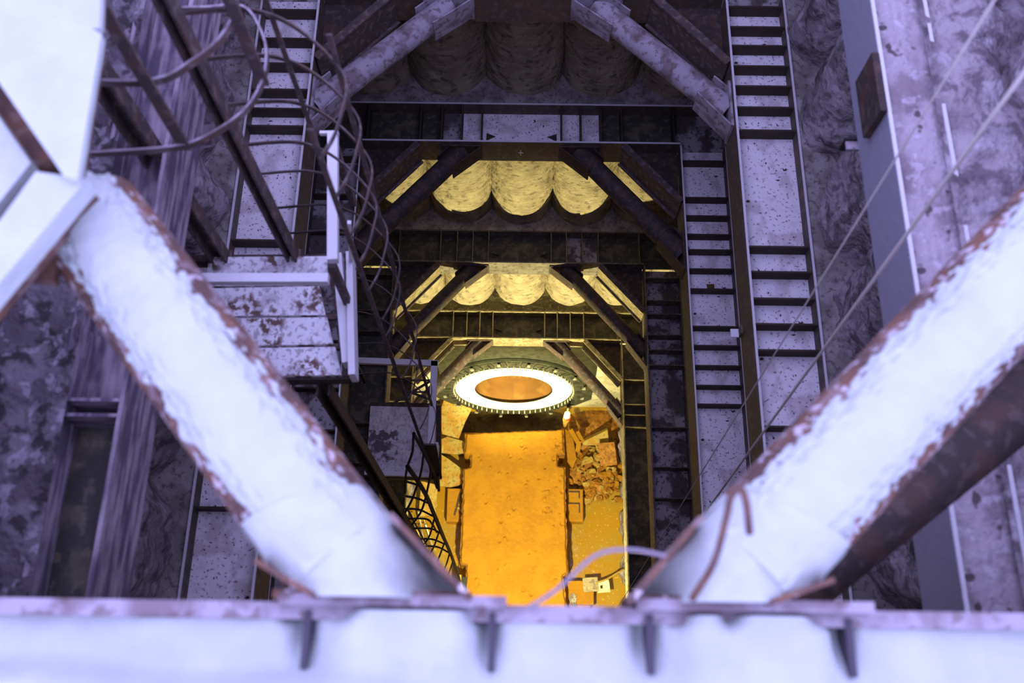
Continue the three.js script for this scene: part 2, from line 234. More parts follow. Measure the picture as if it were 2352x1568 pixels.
// concrete packed between the beams and the piles, one run per side and level
let trims = 0;
function packing(lv, side, label, mat = M.concrete, amp = 0.05) {
  const DP = DEPTH(lv), end = side === 'far', L = end ? 7.2 : 9.5, y = LY[lv], W = lv === 'Y' ? 1.1 : 0.62;
  const pos = end ? V(0, y, FZ - DP) : V(side === 'right' ? HW + DP : lv === 'Y' ? 0.13 - HW - DP : -HW - DP, y, (FZ + NZ) / 2);
  const t = struct('trim_' + ++trims, label); t.position.copy(pos); t.rotation.y = SIDE[side];
  const k = pos.x * 3 + y;
  part('packing_top', grid(end ? 90 : 120, 12, (u, v) => { const x = (u - 0.5) * L, z = v * W; return V(x, -0.02 + amp * fbm(x * 1.6 + k, z * 2.5, k, 4) * (v > 0.02 ? 1 : 0.2) + (lv === 'Y' ? 0.035 : 0), z - (lv === 'Y' ? 0.07 : 0)); }), mat, t);
  part('packing_body', box(L, FH - 0.06, W, 0, -FH / 2 - 0.03, W / 2), mat, t);
}
const sidesZ = (zs) => zs.map((z) => z - (FZ + NZ) / 2);
const FSTIFF = [-2.52, -1.66, -1.32, -0.99, -0.67, 0.65, 0.98, 1.31, 1.66, 2.53];
const tri = (x, s) => [[x, 0.36], [x + s * 0.17, 0.29], [x, 0.2]];
const rect = (x, z, w, d) => [[x, z], [x + w, z], [x + w, z + d], [x, z + d]];
const ZSIDE = [-8.32, -8.0, -7.71, -7.4, -7.1, -6.79, -6.46, -4.89, -4.57, -4.24, -3.93, -3.62, -2.75, -2.42, -2.1, -1.8, -1.5];
const LSIDE = [-8.19, -7.74, -7.36, -6.97, -6.69, -6.44, -4.89, -4.24, -3.62, -2.42, -1.8];
const right = (zs) => sidesZ(zs).map((q) => -q), left = (zs) => sidesZ(zs);
waler('A', 'far', 'far steel waler beam of the fourth frame, above the upper row of yellow-lit piles', { stiff: FSTIFF, web: (i, x) => (x < 0.9 && x > -0.4 ? M.dust : x < 1.2 && x > 0.9 ? M.dustDim : x < -2.1 ? M.dustDim : x > -1.3 && x < -0.7 ? M.dust : M.wetShadeDark), holes: { 5: [tri(-0.6, 1), tri(0.58, -1)] } });
waler('B', 'far', 'far steel waler beam between the two rows of yellow-lit piles', { stiff: FSTIFF, web: (i, x) => (x < -1 && x > -1.7 ? M.dustDim : M.wetShadeDark), holes: { 5: [tri(-0.6, 1), tri(0.58, -1)] }, ridge: null, steel: M.flangeOlive });
waler('C', 'far', 'far steel waler beam of the lowest frame, just above the white ring', { stiff: FSTIFF, web: M.wetShadeDark, holes: { 5: [tri(-0.6, 1), tri(0.58, -1)] }, ridge: null, steel: M.flangeMudLit });
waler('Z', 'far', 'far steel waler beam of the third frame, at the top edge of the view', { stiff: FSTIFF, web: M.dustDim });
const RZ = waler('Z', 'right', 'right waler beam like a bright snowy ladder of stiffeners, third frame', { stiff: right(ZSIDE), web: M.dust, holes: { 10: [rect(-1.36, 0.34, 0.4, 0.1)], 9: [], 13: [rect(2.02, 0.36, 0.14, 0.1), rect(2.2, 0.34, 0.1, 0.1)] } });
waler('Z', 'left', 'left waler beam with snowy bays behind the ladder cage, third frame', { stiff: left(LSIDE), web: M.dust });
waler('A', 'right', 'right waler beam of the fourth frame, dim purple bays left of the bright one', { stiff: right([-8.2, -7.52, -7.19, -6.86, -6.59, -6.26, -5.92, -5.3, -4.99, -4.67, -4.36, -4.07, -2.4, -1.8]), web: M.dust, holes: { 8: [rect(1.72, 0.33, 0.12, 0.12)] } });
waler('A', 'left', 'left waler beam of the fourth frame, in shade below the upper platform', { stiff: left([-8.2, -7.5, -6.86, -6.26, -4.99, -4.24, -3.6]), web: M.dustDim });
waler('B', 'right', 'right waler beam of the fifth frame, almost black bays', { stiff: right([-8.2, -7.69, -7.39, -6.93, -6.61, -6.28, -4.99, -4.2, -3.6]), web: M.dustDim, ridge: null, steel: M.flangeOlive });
waler('B', 'left', 'left waler beam of the fifth frame, beside the lower platform', { stiff: left([-8.2, -7.39, -6.93, -6.28, -4.99, -4.2]), web: M.wetShadeDark, ridge: null, steel: M.rust });
waler('C', 'right', 'right waler beam of the lowest frame with a bright yellow face over the water', { stiff: right([-7.45, -6.81, -6.54, -6.23, -3.2, -2.4]), web: M.wetShadeDark, ridge: null, steel: M.flangeMudLit });
waler('C', 'left', 'left waler beam of the lowest frame behind the lower platform', { stiff: left([-7.45, -6.81, -6.23, -3.2]), web: M.wetShadeDark, ridge: null, steel: M.flangeMudLit });
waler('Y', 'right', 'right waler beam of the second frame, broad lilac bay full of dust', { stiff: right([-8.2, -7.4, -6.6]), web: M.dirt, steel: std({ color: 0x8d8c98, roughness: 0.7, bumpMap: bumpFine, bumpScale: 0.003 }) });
waler('Y', 'left', 'left waler beam of the second frame with a dark bay and a pale flange', { stiff: left([-8.2, -7.4, -6.6, -1.72, -1.62]), web: (i, x) => (x > 2.5 ? M.wetShadeDark : M.streak), steel: M.streak, ridge: null });  // near bays coloured dark to paint in the shade of the landing
for (const [lv, nm] of [['Y', 'second'], ['Z', 'third'], ['A', 'fourth'], ['B', 'fifth'], ['C', 'lowest']]) {
  if (lv !== 'Y') packing(lv, 'far', 'scallop-edged concrete packing between the far piles and the beam of the ' + nm + ' frame', lv === 'C' ? M.packMud : M.concrete);
  packing(lv, 'right', 'concrete packing between the right piles and the beam of the ' + nm + ' frame', lv === 'Y' ? M.pileSide : M.concrete, lv === 'Y' ? 0.2 : 0.08);
  packing(lv, 'left', 'concrete packing between the left piles and the beam of the ' + nm + ' frame', lv === 'Y' ? M.packShade : M.concrete, lv === 'Y' ? 0.26 : 0.08);
}
for (const [lv, lb] of [['A', 'fourth'], ['B', 'fifth'], ['C', 'lowest']]) waler(lv, 'near', 'near steel waler beam of the ' + lb + ' frame, under the snowy beam', { stiff: [-0.67, 0.67], web: M.wetShadeDark, ridge: null });

// ---------------------------------------------------------------- corner braces and strut pipes
function cornerBrace(lv, s, label, mt, mw) {
  const a = V(1.68 * s, LY[lv], FZ + 0.02), b = V((HW - 0.02) * s, LY[lv], -7.45), c = a.clone().add(b).multiplyScalar(0.5), L = a.distanceTo(b);
  const turn = Math.atan2(-(b.z - a.z), b.x - a.x), t = thing('corner_brace', label, 'steel brace', c, turn);
  part('top_flange', box(L, 0.03, 0.11, 0, -0.015, 0), mt, t);
  part('web_plate', box(L, FH - 0.06, 0.02, 0, -FH / 2, -0.0), mw, t);
  part('bottom_flange', box(L, 0.03, 0.11, 0, -FH + 0.015, 0), mt, t);
  const g = slab([[a.x, a.z - 0.01], [HW * s - 0.0, FZ - 0.01], [b.x, b.z]], -0.012, 0.012).translate(-c.x, -FH / 2, -c.z).rotateY(-turn);
  part('gusset_plate', g, M.rustDark, t);
}
for (const s of [-1, 1]) {
  const w = s < 0 ? 'left' : 'right';
  cornerBrace('Z', s, 'short rusty corner brace behind the pale ' + w + ' strut pipe, at the top', M.rust, M.rust);
  cornerBrace('A', s, 'short brown corner brace cutting the ' + w + ' far corner above the upper yellow piles', M.rust, M.rust);
  cornerBrace('B', s, 'short corner brace in the ' + w + ' far corner beside the lower yellow piles', M.rust, M.flangeMudLit);  // lamplight on the web painted by a lighter steel colour
  cornerBrace('C', s, 'short yellow-edged corner brace at the ' + w + ' of the white ring', M.flangeMudLit, M.rust);  // lit flanges painted lighter, shaded web left in the darker colour
}
function strut(a, b, R, label, mat, { half = 0.33, snow = 0, collar = false, ends = 'ab', group, away, wo = 1.25, wc = [1.35, 2.6], ph = R * 2.5 } = {}) {
  const d = b.clone().sub(a), L = d.length(); d.normalize();
  const t = thing('strut_pipe', label, 'steel pipe', a, Math.atan2(d.x, d.z), group);       // local z runs along the pipe
  const off = snow ? 0.2 : 0, g = new THREE.CylinderGeometry(R, R, L - off, 40, Math.round(L * 12), true).rotateX(Math.PI / 2).translate(0, 0, L / 2 + off / 2);
  { const uv = g.attributes.uv; for (let i = 0; i < uv.count; i++) uv.setXY(i, uv.getX(i) * 6.28 * R, uv.getY(i) * L); }
  const tubeMesh = part('pipe', g, mat, t);
  if (collar) part('collar', new THREE.CylinderGeometry(R + 0.014, R + 0.014, 0.5, 40, 1).rotateX(Math.PI / 2).translate(0, 0, L * 0.72), mat, t);
  const H = R * 2.1, wings = [];
  // flange plates and the four upright wings; local frames of the two beams it meets
  const inv = new THREE.Matrix4().makeRotationY(-t.rotation.y);
  for (const [e, nx, nz, flange] of [['a', 0, away ?? 1, a], ['b', -Math.sign(d.x), 0, b]]) {
    if (!ends.includes(e)) continue;
    const tang = nz ? V(1, 0, 0) : V(0, 0, 1), nrm = V(nx, 0, nz), dir = e === 'a' ? d : d.clone().negate();
    const side = dir.clone().cross(V(0, 1, 0)); if (side.dot(tang) < 0) side.negate();
    const lean = Math.sign(dir.dot(tang));                     // the pipe leans this way along the beam
    for (const s of [-1, 1]) {
      const open = s !== lean;                                  // wing on the wide side of the joint
      const p = flange.clone().addScaledVector(tang, s * (open ? half : R * wc[0])).sub(a).applyMatrix4(inv);
      const q = flange.clone().addScaledVector(dir, open ? half * wo : R * wc[1]).addScaledVector(side, s * R).sub(a).applyMatrix4(inv);
      part('wing_plate', bar(p, q, 0.02, H), mat, t); wings.push([p, q]);
    }
    const p0 = flange.clone().addScaledVector(tang, -half).addScaledVector(nrm, 0.015).sub(a).applyMatrix4(inv), p1 = flange.clone().addScaledVector(tang, half).addScaledVector(nrm, 0.015).sub(a).applyMatrix4(inv);
    part('end_plate', bar(p0, p1, 0.03, ph), mat, t);
  }
  if (snow) {                                                  // a crust of snow lying along the top, ragged at its sides
    const k = a.x * 7, k0 = k;
    const f = (u, v) => {
      const z = off + v * (L - off), th = (u - 0.5) * 2 * 1.12, m = Math.abs(th);
      const edge = snow + 0.16 * fbm(th > 0 ? 9 + k : k, z * 2.6, 1, 3) + 0.6 * fbm(th * 9, z * 15, k + 4, 5);
      const h = 0.035 * cl((edge - m) / 0.4, -0.4, 1) + 0.012 * fbm(th * 2, z * 3, k, 3) * ss(edge, edge - 0.2, m);
      return V(Math.sin(th) * (R + h), Math.cos(th) * (R + h), z);
    };
    const o = wings[0][0].x < wings[1][0].x ? wings : [wings[1], wings[0]], openRight = Math.abs(o[1][0].x) > Math.abs(o[0][0].x);
    part('snow_saddle', grid(40, 40, (u, v) => {
      const w = v * 1.6, p = o[0][0].clone().lerp(o[1][0], u), q = o[0][1].clone().lerp(o[1][1], u), r = w < 1 ? p.lerp(q, w) : q.clone().add(V(0, 0, (w - 1) * 0.3));
      const e = openRight ? u : 1 - u, y0 = R * (0.95 - 1.2 * ss(0.45, 1, e)), y1 = Math.sqrt(Math.max(0, R * R * 1.05 - r.x * r.x)) + 0.03 - (Math.abs(r.x) > R * 0.92 ? 0.05 : 0);
      r.y = y0 + (y1 - y0) * ss(0, 1, w) + 0.025 * fbm(r.x * 6, r.z * 6, k0, 3); return r;
    }), M.snow, tubeMesh);
    part('snow_cover', grid(64, Math.round(L * 80), f, (u, v) => [u * 2 * R, v * L]), M.snow, tubeMesh);
  }
  return t;
}
const PY = -0.28;
for (const s of [-1, 1]) {
  const w = s < 0 ? 'left' : 'right', P = (lv) => [V(0.97 * s, LY[lv] + PY, FZ), V(HW * s, LY[lv] + PY, lv === 'Z' ? -6.9 : -6.62)];
  strut(...P('Z'), 0.165, 'pale violet corner strut pipe at the upper ' + w + ', the highest far pair', M.frostSteel);
  strut(...P('A'), 0.16, 'dark corner strut pipe crossing the upper yellow piles on the ' + w, M.rustDark, { collar: s > 0 });
  strut(...P('B'), 0.15, 'dark corner strut pipe crossing the lower yellow piles on the ' + w, M.rustDark);
  strut(...P('C'), 0.15, 'muddy yellow corner strut pipe at the ' + w + ' of the white ring', M.rust);
}
// the top frame close to the viewer
const DX = 3.5, XY = EYE - DX;
{
  const pl = [at(280, 600, { d: DX + 0.1 }), at(475, 900, { d: DX + 0.1 }), at(765, 1250, { d: DX + 0.1 })], pr = [at(1800, 1200, { d: DX + 0.1 }), at(2080, 900, { d: DX + 0.1 })];
  const line = (p, q, z) => p.clone().lerp(q, (z - p.z) / (q.z - p.z));
  strut(line(pl[0], pl[2], -0.33), line(pl[0], pl[2], -1.95), 0.235, 'snow-covered strut pipe slanting across the lower left, closest to the viewer', M.rustFrost, { snow: 0.84, half: 0.36, ends: 'a', away: -1, wo: 0.5, wc: [0.8, 1.5], ph: 0.26 });
  strut(line(pr[0], pr[1], -0.33), line(pr[0], pr[1], -2.7), 0.235, 'snow-covered strut pipe slanting across the lower right, closest to the viewer', M.rustFrost, { snow: 0.88, half: 0.3, ends: 'a', away: -1, wo: 0.6, wc: [0.8, 1.5], ph: 0.26 });
  const q0 = at(1700, 1440, { d: 4.7 }), q1 = at(2440, 850, { d: 4.7 });
  strut(q0, q1, 0.17, 'bare dark strut pipe just below the snowy right pipe', M.rustDark, { ends: '' });
}
{ // near beam of the top frame under deep snow
  const t = thing('waler_beam', 'near top beam buried in snow along the bottom of the view', 'steel beam', V(0, XY - 0.02, -0.29));
  part('inner_flange', box(7.4, 0.5, 0.03, 0, -0.27, 0), M.flange, t);
  part('flange_edge', box(7.4, 0.03, 0.06, 0, -0.005, 0), M.frostSteel, t);
  part('web_plate', box(7.4, 0.03, 1.2, 0, -0.4, 0.62), M.rust, t);
  for (const [x0, x1] of [[-0.85, -0.03], [0.44, 1.29]]) part('bracket_plate', box(x1 - x0, 0.5, 0.03, (x0 + x1) / 2, -0.2, -0.035), M.flange, t);
  for (const [x0, x1] of [[-0.85, -0.03], [0.44, 1.29]]) part('bracket_edge', box(x1 - x0, 0.03, 0.04, (x0 + x1) / 2, 0.06, -0.035), M.frostSteel, t);
  const st = [-0.75, -0.08, 0.49, 1.21], steelBlue = std({ color: 0x453f4a, roughness: 0.7, bumpMap: bumpFine, bumpScale: 0.003 });
  for (const x of st) { part('stiffener', box(0.025, 0.4, 0.2, x, -0.18, 0.1), steelBlue, t); }
  const hgt = (x, z) => {
    let h = -0.03 + 0.30 * ss(0.12, 0.75, z) + 0.07 * fbm(x * 1.1, z * 1.6, 2, 4) + 0.02 * Math.sin(x * 1.3 + 1);
    for (const s of st) { const dx = (x - s) * (s > 0.2 ? -1 : 1) * (s === -0.75 || s === 0.49 ? -1 : 1); h -= 0.09 * Math.exp(-((x - s + 0.02) ** 2) / 0.0012 - ((z - 0.05) ** 2) / 0.008); h += 0.0 * dx; }
    for (const [gx, gw] of [[-0.82, 0.03], [-0.62, 0.05], [-0.13, 0.04], [0.6, 0.03], [0.78, 0.03], [1.12, 0.06]]) h -= 0.14 * Math.exp(-(((x - gx) / gw) ** 2) - ((z + 0.01) / 0.035) ** 2);
    for (const [x0, x1] of [[-0.75, -0.08], [0.49, 1.21]]) h += 0.1 * ss(x0, x0 + 0.2, x) * ss(x1, x1 - 0.15, x) * ss(0.5, 0.1, z);
    h += 0.15 * ss(-0.05, 0.05, z - 0.32 - 0.12 * Math.sin(x * 1.7 + 0.6) - 0.05 * Math.sin(x * 4));
    return h;
  };
  part('snow_cover', grid(260, 60, (u, v) => { const x = (u - 0.5) * 7.2, z = 0.0 + v * 1.45; return V(x, hgt(x, z), z); }), M.snow, t);
}
{ // left side of the top frame: steel boxes under slabs of snow
  const t = thing('steel_landing', 'snow-covered steel landing at the upper left corner', 'landing', V(0, 0, 0));
  const pg = (a, d) => a.map(([x, y]) => { const p = at(x, y, { d }); return [p.x, p.z]; });
  const mk = (nm, a, d, th, m) => { const y = EYE - d; part(nm, slab(pg(a, d), y - th, y), m, t); };
  mk('snow_slab', [[-300, -400], [246, -400], [229, 62], [212, 66], [233, 78], [178, 412], [147, 405], [0, 193], [-300, -240]], 3.05, 0.04, M.snow);
  mk('added_gap_plate', [[-300, -400], [248, -400], [231, 60], [236, 80], [182, 406], [150, 402], [0, 190], [-300, -240]], 3.1, 0.05, M.rust);
  mk('added_gap_plate', [[-300, -240], [20, 150], [150, 400], [90, 410], [10, 560], [-300, 900]], 3.5, 0.05, M.rustDark);  // dark plate added under the snow gaps so they look shaded
  mk('snow_slab', [[-300, -160], [0, 272], [70, 374], [0, 462], [-300, 830]], 3.22, 0.12, M.snow);
  mk('snow_slab', [[82, 394], [200, 410], [-10, 660], [-260, 960], [-260, 790], [0, 505]], 3.1, 0.1, M.snow);
  mk('bracket_box', [[90, 404], [194, 416], [-10, 652], [-240, 930], [-240, 790], [8, 512]], 3.2, 0.16, M.rustRed);
  const e = (a, b, d0, w, h) => bar(at(...a, { d: d0 }), at(...b, { d: d0 }), w, h);
  part('edge_beam', e([-60, 150], [118, 408], 3.42, 0.2, 0.2), M.rustRed, t);
  part('edge_beam', e([80, 380], [-60, 560], 3.5, 0.16, 0.2), M.rust, t);
  const pp = [at(20, 640, { d: 3.5 }), at(128, 652, { d: 3.5 }), at(150, 500, { d: 3.5 })];
  part('end_plate', slab(pp.map((p) => [p.x, p.z]), XY - 0.03, XY + 0.02), M.rustRed, t);
}

// ---------------------------------------------------------------- tunnel mouth and its ring
const RC = V(-0.12, 3.0, WFAR + 0.26), TILT = 0.055;
{
  const t = thing('sealing_ring', 'large white seal ring framed by bolted steel clamp plates around the tunnel mouth', 'ring', RC);
  t.rotation.x = -TILT; t.scale.setScalar(0.972);
  const ann = (r0, r1, d) => { const s = new THREE.Shape().absarc(0, 0, r1, 0, Math.PI * 2, false); s.holes.push(new THREE.Path().absarc(0, 0, r0, 0, Math.PI * 2, true)); return uvm(new THREE.ExtrudeGeometry(s, { depth: d, bevelEnabled: false, curveSegments: 96 })); };
  part('seal_face', ann(1.27, 1.93, 0.03), M.white, t);
  part('steel_flange', ann(1.85, 2.36, 0.08).translate(0, 0, -0.085), M.ringSteel, t);
  { const b = new THREE.Shape([[-2.62, -1.1], [-2.1, -1.75], [2.1, -1.75], [2.62, -1.1], [2.55, 3.15], [2.1, 3.6], [-2.1, 3.6], [-2.55, 3.15]].map(([x, y]) => new THREE.Vector2(x, y))); b.holes.push(new THREE.Path().absarc(0, 0, 1.85, 0, Math.PI * 2, true)); part('added_dark_plate', uvm(new THREE.ExtrudeGeometry(b, { depth: 0.05, bevelEnabled: false, curveSegments: 64 }).translate(0, 0, -0.16)), M.ringSteel, t); }
  part('rim', ann(1.9, 1.945, 0.07).translate(0, 0, -0.03), M.ringSteel, t);
  const clamp = [], N = 32;
  const gA = mg([box(0.38, 0.34, 0.035, 0, 2.14, 0.02), box(0.09, 0.12, 0.12, 0.0, 2.24, 0.07)]), gB = mg([box(0.36, 0.3, 0.03, 0, 2.12, 0.01), box(0.03, 0.2, 0.03, 0.06, 2.12, 0.055)]), gT = box(0.09, 0.1, 0.05, 0, 2.3, 0.12);
  const gBolt = new THREE.CylinderGeometry(0.022, 0.022, 0.16, 8).rotateX(Math.PI / 2).translate(0, 1.955, 0.06);
  for (let i = 0; i < N; i++) {
    const a = i / N * 6.2832, c = part('clamp_plate', i % 2 ? gA : gB, M.ringSteel, t); c.rotation.z = a;
    const b = part('bolt', gBolt, M.bolt, t); b.rotation.z = a + 0.5 * 6.2832 / N; const b2 = part('bolt', gBolt, M.bolt, t); b2.rotation.z = a;
    if (i % 2) { const q = part('clamp_nut', gT, M.bolt, t); q.rotation.z = a; }
  }
  const u = thing('tunnel_pipe', 'muddy brown inside of the tunnel pipe seen through the white ring', 'tunnel', RC.clone().setZ(WFAR));
  part('lining', new THREE.CylinderGeometry(1.28, 1.28, 5.4, 64, 8, true).rotateX(Math.PI / 2).translate(0, 0, -2.5), M.tunnel, u);
  part('mud_bed', grid(40, 40, (a, b) => { const x = (a - 0.5) * 2.5, z = -0.5 - b * 4.7; return V(x, -1.16 + 0.1 * fbm(x * 2, z * 2, 4) + 0.16 * x * x + 0.25 * b, z); }), M.tunnel, u);
  part('end_face', new THREE.CircleGeometry(1.3, 48).translate(0, 0, -5.2), M.tunnel, u);
}

// ---------------------------------------------------------------- the pit floor
{
  const o = struct('water', 'muddy ochre water on the floor of the shaft'); o.userData.label = 'muddy ochre water covering the shaft floor';
  part('water_surface', grid(40, 60, (u, v) => V((u - 0.5) * 8.4, 0, -9.6 + v * 11)), M.water, o);
}
const bank = (cx, cz, w, d, h, k) => grid(60, 60, (u, v) => { const x = (u - 0.5) * w, z = (v - 0.5) * d, e = ss(1, 0.35, Math.hypot(x / w * 2, z / d * 2) + 0.25 * fbm(x + k, z, k, 3)); return V(cx + x, -0.06 + h * e + 0.16 * e * fbm(x * 1.6 + k, z * 1.6, k, 5), cz + z); });
{
  const a = thing('mud_bank', 'bank of orange mud beside the headwall, right of the ring', 'mud', V(2.6, 0, -8.5)); a.userData.kind = 'stuff';
  part('mud_surface', bank(0, 0, 3.4, 2.3, 0.24, 3), M.mudSide, a);
  const b = thing('mud_bank', 'mud with painted-in shade in the gap between the ring and the orange platform', 'mud', V(-0.1, 0, -8.9)); b.userData.kind = 'stuff';
  part('mud_surface', bank(0, 0, 5.2, 1.7, 0.2, 9), std({ map: tex((u, v) => mix(hx(0x5a4418), hx(0x46340f), ss(-0.2, 0.25, tn(u, v, 7, 5, 271)))), bumpMap: bumpCoarse, bumpScale: 0.03, roughness: 0.7 }), b);  // colour darkened to paint the shade between ring and platform
}
{ // launch platform smothered in orange mud
  const t = thing('launch_platform', 'long rectangular platform smothered in smooth orange mud', 'platform', V(0, 0, 0));
  const rag = (a, b, n, amp) => { const o = []; for (let i = 0; i < n; i++) { const s = i / n; o.push([a[0] + (b[0] - a[0]) * s + rr(-amp, amp), a[1] + (b[1] - a[1]) * s + rr(-amp, amp)]); } return o; };
  const c = [[-1.7, -8.2], [1.55, -8.38], [1.58, -7.55], [1.36, -7.5], [1.36, -7.15], [1.6, -7.1], [1.63, -4.6], [1.68, -3.7], [1.5, -3.6], [1.56, -3.2], [1.66, -2.3], [1.66, -0.4], [-1.75, -0.4], [-1.75, -3.3], [-1.55, -3.35], [-1.55, -3.9], [-1.74, -3.95], [-1.74, -7.0], [-1.52, -7.05], [-1.52, -7.45], [-1.72, -7.5]];
  const out = []; c.forEach((p, i) => { const q = c[(i + 1) % c.length], L = Math.hypot(q[0] - p[0], q[1] - p[1]); out.push(...rag(p, q, Math.max(2, Math.round(L * 9)), 0.022)); });
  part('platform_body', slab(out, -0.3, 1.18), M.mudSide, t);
  // mud skin: fine grid kept inside the outline, rolling over its edges
  const inside = (x, z) => { let r = false; for (let i = 0, j = c.length - 1; i < c.length; j = i++) if ((c[i][1] > z) !== (c[j][1] > z) && x < (c[j][0] - c[i][0]) * (z - c[i][1]) / (c[j][1] - c[i][1]) + c[i][0]) r = !r; return r; };
  const dist = (x, z) => { let m = 9; for (let i = 0; i < c.length; i++) { const p = c[i], q = c[(i + 1) % c.length], dx = q[0] - p[0], dz = q[1] - p[1], s = cl(((x - p[0]) * dx + (z - p[1]) * dz) / (dx * dx + dz * dz)); m = Math.min(m, Math.hypot(x - p[0] - dx * s, z - p[1] - dz * s)); } return inside(x, z) ? m : -m; };
  const pits = []; for (let i = 0; i < 46; i++) pits.push([rr(-1.4, 1.5), rr(-8, -3), rr(0.03, 0.07), rr(0, 6)]);
  for (let i = 0; i < 26; i++) pits.push([rr(0.9, 1.5), rr(-8.1, -5.5), rr(0.03, 0.08), rr(0, 6)]);
  part('mud_skin', grid(150, 330, (u, v) => {
    const x = -1.82 + u * 3.6, z = -8.5 + v * 8.2, d = dist(x, z) + 0.05 * fbm(x * 5, z * 5, 3, 3);
    let h = 1.3 + 0.025 * fbm(x * 1.1, z * 1.1, 8, 3) + 0.011 * fbm(x * 4 + 1.4 * n3(x * 2, z, 2), z * 6, 12, 3) - 0.2 * ss(0.07, -0.02, d) - 0.9 * ss(0.0, -0.03, d);
    for (const p of pits) { const q = ((x - p[0]) ** 2 + (z - p[1]) ** 2) / (p[2] * p[2]); if (q < 6) h += (q < 1.6 ? 0.05 * (1 - q) : 0) * (Math.sin(p[3]) > 0 ? 1 : -1); }
    return V(x, h, z);
  }), M.mud, t);
}
const jit = (g, a) => { g = mergeVertices(g.clone ? g : g); const p = g.attributes.position; for (let i = 0; i < p.count; i++) p.setXYZ(i, p.getX(i) + rr(-a, a), p.getY(i) + rr(-a, a), p.getZ(i) + rr(-a, a)); return uvm(g); };
function bevelBox(w, h, d, b = 0.03) { const s = new THREE.Shape([[-w / 2 + b, -d / 2 + b], [w / 2 - b, -d / 2 + b], [w / 2 - b, d / 2 - b], [-w / 2 + b, d / 2 - b]].map(([x, z]) => new THREE.Vector2(x, z))); return uvm(new THREE.ExtrudeGeometry(s, { depth: h - 2 * b, bevelEnabled: true, bevelSize: b, bevelThickness: b, bevelSegments: 2 }).rotateX(-Math.PI / 2).translate(0, b, 0)); }
{ // feet of the platform
  let t = thing('platform_foot', 'orange foot block left of the platform with a mud-caked strap on it', 'block', V(-2.03, -0.25, -5.95));
  part('block', bevelBox(0.5, 0.75, 1.1), M.mud, t); part('strap', bar(V(0.02, 0.77, 0.35), V(0.2, 0.82, -0.4), 0.05, 0.06), M.rustDark, t); part('strap', bar(V(0.12, 0.8, 0.1), V(0.28, 0.8, 0.25), 0.07, 0.08), M.slabMud, t);
  t = thing('platform_foot', 'orange foot block right of the platform with two recessed panels', 'block', V(1.95, -0.25, -6.0));
  part('block', bevelBox(0.54, 0.75, 1.08), M.mud, t);
  for (const [z, h] of [[-0.33, 0.22], [0.1, 0.3]]) { part('recess_frame', mg([box(0.36, 0.03, 0.04, -0.03, 0.765, z - h / 2), box(0.04, 0.03, h, 0.14, 0.765, z)]), M.rustDark, t); }
  t = thing('platform_foot', 'orange stepped foot block at the lower right of the platform', 'block', V(2.0, -0.25, -3.2));
  part('block', bevelBox(1.05, 0.75, 0.75), M.mud, t); part('lower_block', bevelBox(0.95, 0.6, 0.9).translate(-0.05, 0, 0.75), M.mud, t);
  t = thing('wooden_board', 'grey-brown weathered board lying across the lower right foot block', 'board', V(2.42, 0.53, -3.45), 0.08);
  part('board', box(0.48, 0.05, 0.44), M.pile, t);
  t = thing('steel_plate', 'square steel plate with a hole beside the weathered board', 'plate', V(2.83, 0.5, -3.4), 0.1);
  { const s = new THREE.Shape([[-0.2, -0.19], [0.2, -0.19], [0.2, 0.19], [-0.2, 0.19]].map(([x, z]) => new THREE.Vector2(x, z))); s.holes.push(new THREE.Path([[-0.1, -0.06], [-0.02, -0.06], [-0.02, 0.04], [-0.1, 0.04]].map(([x, z]) => new THREE.Vector2(x, z)))); part('plate', uvm(new THREE.ExtrudeGeometry(s, { depth: 0.03, bevelEnabled: false }).rotateX(-Math.PI / 2)), M.head, t); }
  t = thing('hose', 'straw-coloured hose running from the plate to the right beam', 'hose', V(0, 0, 0));
  part('hose_line', tube([V(2.6, 0.58, -3.5), V(2.95, 0.7, -3.62), V(3.3, 1.1, -3.8), V(3.42, 1.3, -3.85)], 0.03, 8), M.slabMud, t);
  t = thing('glove', 'grey work glove dropped on the lower right foot block', 'glove', V(1.86, 0.5, -3.02));
  part('palm', jit(new THREE.SphereGeometry(0.13, 12, 8).scale(1, 0.35, 1.15).translate(0, 0.03, 0), 0.012), M.concrete, t);
  for (let i = 0; i < 4; i++) part('finger', tube([V(-0.09 + i * 0.055, 0.03, 0.1), V(-0.1 + i * 0.06, 0.035, 0.2 + (i % 2) * 0.03), V(-0.1 + i * 0.062, 0.01, 0.26 + (i % 3) * 0.03)], 0.022, 8), M.concrete, t);
  t = thing('wooden_stake', 'pale upright plank at the left edge of the platform', 'plank', V(-1.68, 0.9, -3.3), 0); part('plank', box(0.05, 0.9, 0.5, 0, 0.4, 0), M.slabMud, t); part('dark_plate', box(0.14, 0.06, 0.46, 0.12, 0.55, 0.02), M.black, t);
}
{ // hanging valve
  const t = thing('hose_valve', 'small hanging valve with a white top, red sleeve and orange tail', 'valve', V(1.62, 1.55, -8.62));
  part('valve_head', new THREE.CylinderGeometry(0.09, 0.11, 0.32, 12).translate(0, 0.5, 0), M.paint, t);
  part('sleeve', new THREE.CylinderGeometry(0.1, 0.09, 0.4, 12).translate(0.03, 0.2, 0.02), M.red, t);
  part('tail', new THREE.CylinderGeometry(0.11, 0.05, 0.8, 12).translate(-0.02, -0.2, 0.05), M.slabMud, t);
  part('stem', new THREE.CylinderGeometry(0.03, 0.03, 0.4, 8).translate(0, 0.8, -0.05), M.bolt, t);
}
